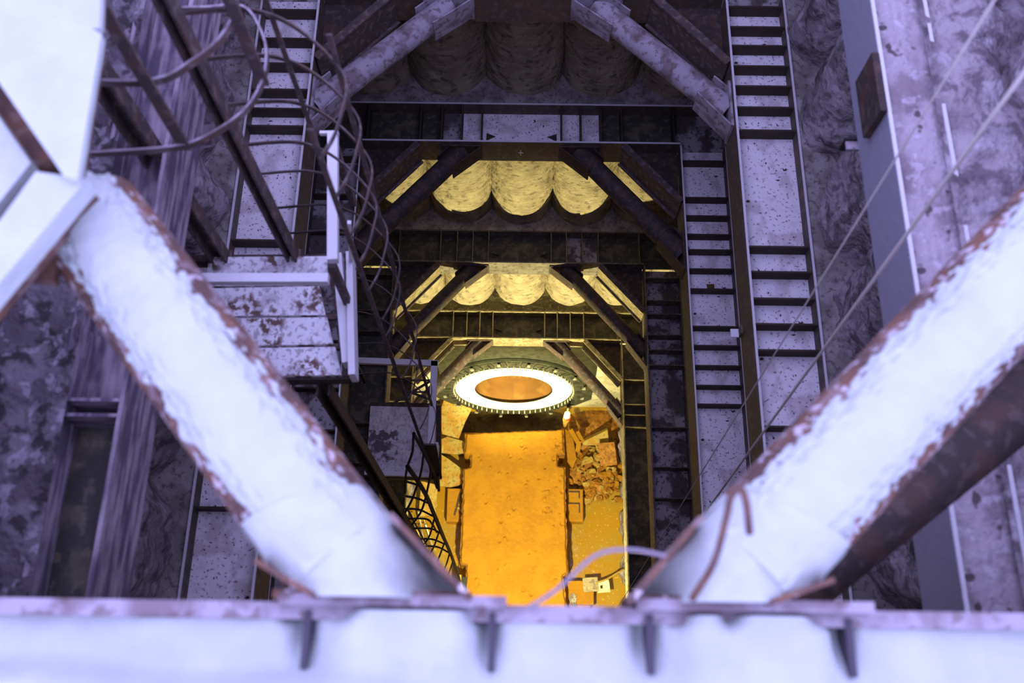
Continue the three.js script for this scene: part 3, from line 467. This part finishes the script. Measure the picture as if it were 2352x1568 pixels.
// broken concrete
function chunk(w, h, d, n = 14) { const p = []; for (let i = 0; i < n; i++) { const v = V(rr(-1, 1), rr(-1, 1), rr(-1, 1)); const m = Math.max(Math.abs(v.x), Math.abs(v.y), Math.abs(v.z)); p.push(V(v.x / m * w / 2, v.y / m * h / 2, v.z / m * d / 2)); } return uvm(new ConvexGeometry(p)); }
function slabPiece(label, p, pts, th, m, rx, rz) { const t = thing('concrete_slab', label, 'concrete slab', p); t.rotation.set(rx, 0, rz); part('slab', toCreasedNormals(slab(pts, -th, 0), 0.5), m, t); }
slabPiece('big pale broken slab leaning below the left of the ring, topmost on the left', V(-2.05, 0.95, -8.85), [[-0.35, -0.75], [0.3, -0.85], [0.62, -0.45], [0.3, 0.2], [0.1, 0.75], [-0.45, 0.6], [-0.62, 0.1]], 0.35, M.slabMud, 0.35, -0.15);
slabPiece('wedge-shaped broken slab left of the platform, just above its notch', V(-2.15, 0.55, -7.95), [[-0.6, -0.1], [-0.2, -0.3], [0.5, -0.1], [0.55, 0.22], [0.1, 0.3], [-0.5, 0.25]], 0.4, M.slabMud, 0.2, 0.1);
slabPiece('rounded yellow slab left of the platform below its notch', V(-2.3, 0.45, -7.05), [[-0.5, -0.75], [0.0, -0.45], [0.5, -0.1], [0.5, 0.4], [0.1, 0.5], [-0.4, 0.45]], 0.5, M.slabMud, 0.15, 0.12);
slabPiece('flat slab with a shaded green top lying right of the platform under the mud bank', V(2.7, 0.62, -8.2), [[-0.5, 0.1], [0.35, -0.35], [0.42, 0.2], [-0.42, 0.2]], 0.3, M.slabMud, 0.5, 0.02);
slabPiece('tall orange block standing in the rubble by the right beam', V(3.0, 0.85, -7.65), [[-0.3, -0.35], [0.25, -0.4], [0.35, 0.35], [-0.2, 0.4]], 0.9, M.mudSide, 0.3, 0.25);
slabPiece('dark-edged slab at the left wall seen through the wire cage', V(-2.85, 0.5, -6.1), [[-0.3, -0.6], [0.25, -0.5], [0.2, 0.5], [-0.35, 0.55]], 0.5, M.slabMud, 0.1, -0.2);
{ const t = thing('timber_board', 'long orange muddy board leaning on the right edge of the platform', 'board', V(1.78, 1.15, -7.75), 0.06); t.rotation.x = -0.3; part('board', slab([[-0.12, -0.75], [0.1, -0.6], [0.16, 0.4], [0, 0.75], [-0.14, 0.5]], -0.06, 0), M.mud, t);
  const u = thing('timber_board', 'short orange board standing beside the long muddy board', 'board', V(2.03, 1.0, -7.8), -0.15); part('board', box(0.15, 0.5, 0.34), M.mud, u); 
  const w = thing('timber_board', 'two stepped orange boards above the short board', 'board', V(1.9, 1.2, -8.15), 0.5); part('board', box(0.14, 0.08, 0.5), M.mud, w); part('board', box(0.14, 0.08, 0.4, 0.16, -0.06, 0.1), M.mud, w); }
{
  const kinds = []; for (let i = 0; i < 8; i++) kinds.push(chunk(rr(0.7, 1.2), rr(0.5, 0.8), rr(0.6, 1), 12));
  const mats = [M.slabMud, M.mud, M.mudSide];
  for (let i = 0; i < 150; i++) {
    let x = 1.75 + Math.pow(rnd(), 0.8) * 1.75, z = rr(-8.45, -6.2); if (x < 2.1 && z > -6.6) x += 0.5;
    const small = x < 2.7 && z > -7.75 && z < -7.0 && i % 3, s = small ? rr(0.07, 0.15) : rr(0.14, 0.36);
    const e = ss(1.0, 0.2, Math.hypot((x - 2.7) / 1.1, (z + 7.35) / 1.25));
    const mi = (i * 7) % 3, lab = (s < 0.12 ? 'small ' : s < 0.24 ? 'mid-sized ' : 'large ') + ['yellow-grey', 'bright orange', 'brown'][mi] + ' chunk ' + (z < -7.8 ? 'at the far end' : z < -7.0 ? 'in the middle' : 'at the near end') + ' of the rubble heap ' + (x < 2.25 ? 'beside the platform' : x < 2.95 ? 'on its crest' : 'by the right beam');
    const t = thing('rubble_chunk', lab, 'rubble', V(x, 0.02 + 0.45 * e + s * 0.15, z), 0, 'rubble chunks right of the platform');
    t.rotation.set(rr(-0.6, 0.6), rr(0, 6.28), rr(-0.6, 0.6)); t.scale.setScalar(s); part('chunk', kinds[i % 8], mats[(i * 7) % 3], t);
  }
  for (let i = 0; i < 22; i++) {
    const z = rr(-8.4, -5.2), s = rr(0.15, 0.4), t = thing('rubble_chunk', (s < 0.27 ? 'smaller ' : 'larger ') + ['yellow-grey', 'bright orange', 'brown'][i % 3] + ' concrete chunk along the left wall, ' + (z < -7.3 ? 'behind the big slabs' : z < -6.2 ? 'under the lower platform' : 'behind the wire cage'), 'rubble', V(rr(-3.2, -2.7), 0.1, z), rr(0, 6), 'rubble chunks along the left side'); t.scale.setScalar(s); part('chunk', kinds[i % 8], mats[i % 3], t);
  }
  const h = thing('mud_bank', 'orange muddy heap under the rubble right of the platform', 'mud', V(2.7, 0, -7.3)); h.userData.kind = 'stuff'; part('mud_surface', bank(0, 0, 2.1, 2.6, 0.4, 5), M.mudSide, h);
}

// ---------------------------------------------------------------- ladder cages, posts, platforms on the left
const lvl = (a, d) => a.map(([x, y]) => at(x, y, { d }));
{
  const t = thing('ladder_cage', 'upper ladder cage of two rusty hoops beside the snowy landing', 'ladder cage', V(0, 0, 0));
  const A = lvl([[120, 192], [220, 190], [370, 185], [450, 140], [505, 95], [535, 45], [545, 0], [530, -60], [470, -110], [380, -130]], 4.12), B = lvl([[150, 357], [190, 355], [430, 335], [500, 303], [560, 260], [600, 200], [614, 130], [600, 72], [560, 20], [480, 22], [395, 25]], 4.64);
  for (const q of [A, B]) { const hp = part('hoop', flatBar(q, 0.014, 0.046, 60), M.rust, t); part('frost_line', flatBar(q.map((p) => V(p.x, p.y + 0.026, p.z)), 0.014, 0.007, 60), M.frostSteel, hp); }
  for (const [i, j] of [[[330, 186], [425, 338]], [[541, 30], [604, 190]]]) { const p = at(...j, { d: 4.66 }); part('strap', bar(V(p.x, EYE - 2.2, p.z), V(p.x, EYE - 4.68, p.z), 0.07, 0.02), M.rust, t); }
}
{
  const t = thing('ladder_cage', 'long ladder cage of many thin hoops curving down past the upper platform', 'ladder cage', V(0, 0, 0));
  const H = lvl([[395, 25], [560, 15], [620, 27], [670, 50], [740, 105], [790, 165], [797, 200], [786, 250], [768, 305], [735, 360]], 4.64);
  for (let i = 0; i < 15; i++) { if (i > 6 && i % 2) continue; const dy = -i * 0.492 , w = 1 + 0.02 * Math.sin(i * 2.1); part('hoop', flatBar(H.map((p) => V(p.x * w + 0.024 * Math.sin(i * 1.7), p.y + dy, p.z + 0.024 * Math.cos(i * 2.3))), 0.01, i < 4 ? 0.038 : 0.028, 50), i < 5 ? M.rust : M.rustDark, t); }
  for (const [x, y] of [[620, 27], [775, 150], [735, 360]]) { const p = at(x, y, { d: 4.64 }); part('strap', bar(V(p.x, p.y + 0.28, p.z), V(p.x, p.y - 7.0, p.z), 0.036, 0.01), M.rust, t); }
}
function post(label, p, d0, d1, w, m = M.rust) {
  const t = thing('hanger_post', label, 'steel post', V(p.x, EYE - d1, p.z)), L = d1 - d0;
  part('post_web', box(w, L, 0.02, 0, L / 2, -0.05), m, t); part('post_flange', box(0.02, L, 0.12, -w / 2, L / 2, 0), m, t); part('post_flange', box(0.02, L, 0.12, w / 2, L / 2, 0), m, t);
  part('base_shoe', box(w + 0.06, 0.03, 0.16, 0, 0.015, 0), m, t);
}
post('rusty channel post dropping to the left rear corner of the upper platform', at(505, 590, { d: 7.4 }), 3.0, 7.45, 0.13);
post('rusty angle post dropping to the right rear part of the upper platform', at(672, 588, { d: 7.4 }), 3.0, 7.45, 0.07);
post('dark post running down below the upper platform toward the lower one', at(735, 880, { d: 7.45 }), 7.6, 17.4, 0.1, M.rustDark);
{ // upper platform
  const d = 7.4, y = EYE - d, t = thing('access_platform', 'upper access platform of four snowy planks with brown stains', 'platform', V(0, 0, 0));
  const rows = [[[480, 590], [752, 588], [752, 655], [471, 657]], [[471, 662], [733, 657], [748, 723], [464, 726]], [[463, 733], [751, 728], [766, 790], [456, 795]], [[455, 801], [770, 796], [785, 861], [448, 866]]];
  for (const r of rows) part('plank', slab(lvl(r, d).map((p) => [p.x, p.z]), y - 0.045, y), M.plank, t);
  const B = (a, b, dd, w, h, m = M.rustDark) => bar(at(...a, { d: dd }), at(...b, { d: dd }), w, h);
  part('frame_beam', B([440, 600], [820, 598], d + 0.12, 0.065, 0.13), M.rustDark, t);
  part('frame_beam', B([432, 872], [812, 868], d + 0.11, 0.065, 0.13), M.rustDark, t);
  part('frame_beam', B([762, 590], [802, 868], d + 0.1, 0.08, 0.13), M.rust, t);
  for (const yy of [729, 798]) part('cross_bearer', B([750, yy], [812, yy - 2], d + 0.05, 0.05, 0.05), M.rust, t);
  part('toe_board', B([777, 590], [800, 838], d - 0.08, 0.08, 0.16), M.frost, t);
  part('toe_board', B([806, 588], [812, 868], d - 0.1, 0.056, 0.2), M.frost, t);
  const r1 = [at(765, 306, { d: 6.45 }), at(765, 600, { d: 6.45 })], r2 = [at(380, 641, { d: 6.5 }), at(755, 641, { d: 6.5 })];
  part('handrail', bar(r1[0], r1[1], 0.08, 0.08), M.frost, t); part('handrail', bar(r2[0], r2[1], 0.073, 0.073), M.frost, t);
  part('handrail', B([735, 306], [778, 306], 6.45, 0.025, 0.04), M.frost, t);
  const pp = at(793, 300, { d: 6.45 }); 
  for (const q of [r1[0], r1[1], r2[0]]) part('rail_post', bar(V(q.x - 0.02, q.y - 0.05, q.z), V(q.x - 0.02, y - 0.2, q.z), 0.06, 0.06), M.rust, t);
  part('rail_post', bar(at(802, 510, { d: 6.5 }), at(806, 600, { d: 7.2 }), 0.03, 0.03), M.frost, t);
}
{ // lower platform
  const d = 17.3, y = EYE - d, t = thing('access_platform', 'small lower access platform, bluish sheet with a dark stain', 'platform', V(0, 0, 0));
  part('deck_sheet', slab(lvl([[851, 932], [1004, 936], [1006, 1096], [840, 1090]], d).map((p) => [p.x, p.z]), y - 0.03, y), std({ map: tex((u, v) => { const a = ss(-0.1, 0.2, tn(u, v, 9, 4, 201)), s = ss(0.12, 0.25, tn(u, v, 24, 3, 203)), q = Math.hypot(u - 0.36, v - 0.16) + 0.35 * tn(u, v, 10, 4, 207), st = ss(0.2, 0.1, q); return mix(mix(mix(hx(0xd6d4d8), hx(0xc2bec4), a), hx(0x8a8288), s * 0.5), hx(0x54464c), st * 0.8); }, { metres: 1.6 }), roughness: 0.95 }), t);
  const B = (a, b, dd, w, h) => bar(at(...a, { d: dd }), at(...b, { d: dd }), w, h);
  part('frame_beam', B([838, 1093], [1006, 1098], d + 0.1, 0.08, 0.14), M.rustDark, t); part('frame_beam', B([850, 930], [1004, 933], d + 0.1, 0.08, 0.14), M.rustDark, t); part('frame_beam', B([1008, 935], [1008, 1098], d + 0.05, 0.09, 0.2), M.rustDark, t);
  part('front_lip', B([838, 1086], [1000, 1092], d - 0.04, 0.08, 0.1), M.frost, t);
  part('handrail', B([812, 828], [1006, 835], 16.1, 0.11, 0.08), M.frost, t); part('handrail', B([998, 830], [990, 1022], 16.1, 0.12, 0.08), M.frost, t);
  part('side_rail', B([1005, 1020], [1000, 1090], 16.4, 0.05, 0.3), M.frost, t);
  const q = at(1000, 836, { d: 16.1 }); part('rail_post', bar(V(q.x, q.y, q.z), V(q.x, y, q.z), 0.06, 0.06), M.rustDark, t); const q2 = at(816, 830, { d: 16.1 }); part('rail_post', bar(V(q2.x, q2.y, q2.z), V(q2.x, y, q2.z), 0.06, 0.06), M.rustDark, t);
  part('cross_brace', B([900, 885], [1010, 925], 16.8, 0.04, 0.04), M.rustDark, t); part('cross_brace', B([905, 925], [1000, 868], 16.8, 0.04, 0.04), M.rustDark, t);
  for (const yy of [873, 900]) part('mid_rail', B([945, yy], [1000, yy], 16.5, 0.03, 0.03), M.rustDark, t);
}
{ // torn wire cage hanging below the platforms
  const t = thing('wire_cage', 'dark twisted lattice of bars hanging over the left of the water', 'wire cage', V(0, 0, 0));
  const P = (a) => a.map(([x, y]) => at(x, y, { d: 9.5 * 610 / (1605 - y) })), w = (a, r = 0.016) => part('bar', tube(P(a), r, 6), M.black, t);
  w([[950, 995], [979, 1050], [1000, 1092]], 0.02); w([[936, 1071], [943, 1080], [979, 1137], [995, 1176], [1014, 1223], [1033, 1266], [1055, 1330], [1078, 1414]], 0.03); w([[979, 1135], [1000, 1180], [1018, 1225], [1036, 1268]], 0.012);
  w([[950, 995], [947, 1038], [936, 1071], [932, 1092], [931, 1130]]); w([[973, 1040], [968, 1080], [957, 1118], [945, 1150], [930, 1178]]); w([[990, 1070], [989, 1085], [983, 1118], [968, 1172], [945, 1206], [926, 1227]]);
  for (const a of [[[932, 1105], [960, 1114], [975, 1125]], [[932, 1139], [958, 1144], [985, 1156]], [[926, 1168], [957, 1169], [993, 1184]], [[928, 1191], [976, 1191], [993, 1204], [1003, 1222]], [[926, 1214], [985, 1213], [1012, 1224]], [[928, 1240], [985, 1237], [1022, 1249]], [[940, 1254], [995, 1254], [1034, 1270]]]) w(a);
  for (const a of [[[997, 1193], [983, 1237], [957, 1266], [940, 1280]], [[1008, 1222], [995, 1258], [975, 1290]], [[1020, 1248], [1006, 1285], [995, 1305]], [[1033, 1269], [1025, 1296], [1015, 1320]], [[1040, 1290], [1031, 1316], [1025, 1335]], [[935, 1168], [958, 1210], [981, 1254]]]) w(a);
  w([[997, 1095], [1004, 1120]], 0.02); w([[1006, 1090], [1008, 1126]], 0.02);
  part('strap', bar(at(988, 1020, { d: 10.3 }), at(1003, 1097, { d: 11.8 }), 0.14, 0.02), M.black, t);
}
{ // bundle of yellow straws / rods against the left beam
  const t = thing('timber_rods', 'bundle of thin pale rods standing against the left lowest beam', 'rods', V(0, 0, 0));
  for (let i = 0; i < 9; i++) { const x = 931 + i * 5 + (i > 6 ? 6 : 0); const a = at(x, 1175 + (i % 3) * 14, { d: 25 }), b = at(x + 6 + i * 2.2, 1278, { d: 29.5 }); part('rod', tube([a, b], 0.025, 5), i % 2 ? M.slabMud : M.head, t); }
}
// ---------------------------------------------------------------- ropes and loose wires
{
  let t = thing('rope', 'pale taut rope crossing the right side, the thicker of the two', 'rope', V(0, 0, 0)); part('rope_line', tube([at(2480, -10, { d: 2.9 }).multiplyScalar(1.18).addScaledVector(at(1494, 1350, { d: 17.3 }), -0.18), at(1494, 1350, { d: 17.3 })], 0.011, 8, 4), M.rope, t);
  t = thing('rope', 'thin taut line running beside the thicker rope on the right', 'rope', V(0, 0, 0)); part('rope_line', tube([at(2290, -10, { d: 3.2 }).multiplyScalar(1.15).addScaledVector(at(1418, 1396, { d: 21.6 }), -0.15), at(1418, 1396, { d: 21.6 })], 0.006, 8, 4), M.rope, t);
  t = thing('wire', 'blurred bent wire rising from the snow over the lower right of the water', 'wire', V(0, 0, 0)); part('wire_line', tube([at(1160, 1425, { d: 3.2 }), at(1270, 1360, { d: 3.2 }), at(1375, 1272, { d: 3.2 }), at(1450, 1262, { d: 3.2 }), at(1530, 1276, { d: 3.2 })], 0.007, 8, 40), M.wire, t);
  t = thing('wire', 'rusty wire loop standing beside the snowy right pipe', 'wire', V(0, 0, 0)); part('wire_line', tube([at(1590, 1375, { d: 3.3 }), at(1640, 1290, { d: 3.15 }), at(1668, 1190, { d: 3.05 }), at(1682, 1135, { d: 3.0 }), at(1700, 1122, { d: 3 }), at(1712, 1145, { d: 3.02 }), at(1722, 1225, { d: 3.1 })], 0.013, 8, 60), M.rustRed, t);
}
{ // small brackets on the right beams
  const mk = (label, p, turn) => { const t = thing('angle_bracket', label, 'bracket', p, turn); part('leg', box(0.1, 0.02, 0.1), M.frost, t); part('leg', box(0.02, 0.14, 0.1, 0.05, 0.06, 0), M.rust, t); };
  mk('small snow-tipped angle bracket on the face of the bright ladder-like beam', at(1688, 765, { x: 2.5 }), 0);
  { const t = thing('angle_bracket', 'snowy angle bracket under the second right beam with a rusty plate', 'bracket', at(1968, 335, { x: 2.6 })); part('leg', box(0.17, 0.02, 0.07), M.frostSteel, t); part('leg', box(0.17, 0.16, 0.02, 0, -0.07, -0.06), M.black, t); }
}
{ const p = at(2000, 220, { x: 2.57 }), t = thing('rust_plate', 'brown rusted plate fixed to the face of the second right beam', 'plate', p); part('plate', box(0.05, 0.35, 0.5), M.rustDark, t); }
{ const s = thing('survey_mark', 'white painted cross on the lowest far beam above the ring', 'mark', V(-0.04, LY.C - 0.2, FZ + 0.006)); part('stroke', box(0.11, 0.012, 0.008), M.paint, s); part('stroke', box(0.012, 0.16, 0.008), M.paint, s);
  const r = thing('survey_mark', 'faint white cross on the far beam above the upper yellow piles', 'mark', V(0.0, LY.A - 0.3, FZ + 0.006)); part('stroke', box(0.08, 0.01, 0.008), M.paint, r); part('stroke', box(0.01, 0.14, 0.008), M.paint, r); }

// ---------------------------------------------------------------- floodlights on the near wall, under the beam of the fifth frame
const HEADS = [[V(-0.45, 9.85, -0.55), V(-0.12, 3.5, -9.0), 0.27, 0.55, 1700, 'left one of the three floodlights on the near wall, aimed at the white ring'],
  [V(0.0, 9.75, -0.55), V(0, 0.5, -4.4), 1.27, 0.45, 620, 'middle one of the three floodlights on the near wall, aimed at the floor'],
  [V(0.45, 9.9, -0.55), V(0, 11.6, -9), 0.6, 0.7, 580, 'right one of the three floodlights on the near wall, aimed up at the far piles']];
for (const [p, tg, ang, pen, I, lb] of HEADS) {
  const t = thing('flood_lamp', lb, 'floodlight', p);
  t.lookAt(tg);
  const hs = part('housing', mg([box(0.34, 0.26, 0.02, 0, 0, -0.12), box(0.02, 0.26, 0.14, -0.17, 0, -0.06), box(0.02, 0.26, 0.14, 0.17, 0, -0.06), box(0.34, 0.02, 0.14, 0, 0.13, -0.06), box(0.34, 0.02, 0.14, 0, -0.13, -0.06)]), M.black, t);
  const em = std({ color: 0xffffff, emissive: LAMP, emissiveIntensity: 6 }); part('lens', box(0.31, 0.23, 0.01, 0, 0, -0.1), em, hs);
  part('arm', box(0.04, 0.04, 0.9, 0, 0, -0.6), M.black, t);
  const l = new THREE.SpotLight(LAMP, I, 0, ang, pen, 2); l.position.copy(p).addScaledVector(tg.clone().sub(p).normalize(), 0.02); l.target.position.copy(tg); l.castShadow = true; l.shadow.radius = 4; l.name = numbered('lamp_light'); scene.add(l, l.target);
}
// things built in place get their origin at the middle of their foot
for (const o of [...scene.children]) if (o.userData.category && o.isGroup && o.position.lengthSq() === 0) {
  const b = new THREE.Box3().setFromObject(o), c = V((b.min.x + b.max.x) / 2, b.min.y, (b.min.z + b.max.z) / 2);
  o.position.copy(c); for (const k of o.children) k.position.sub(c);
}
renderer.render(scene, camera);
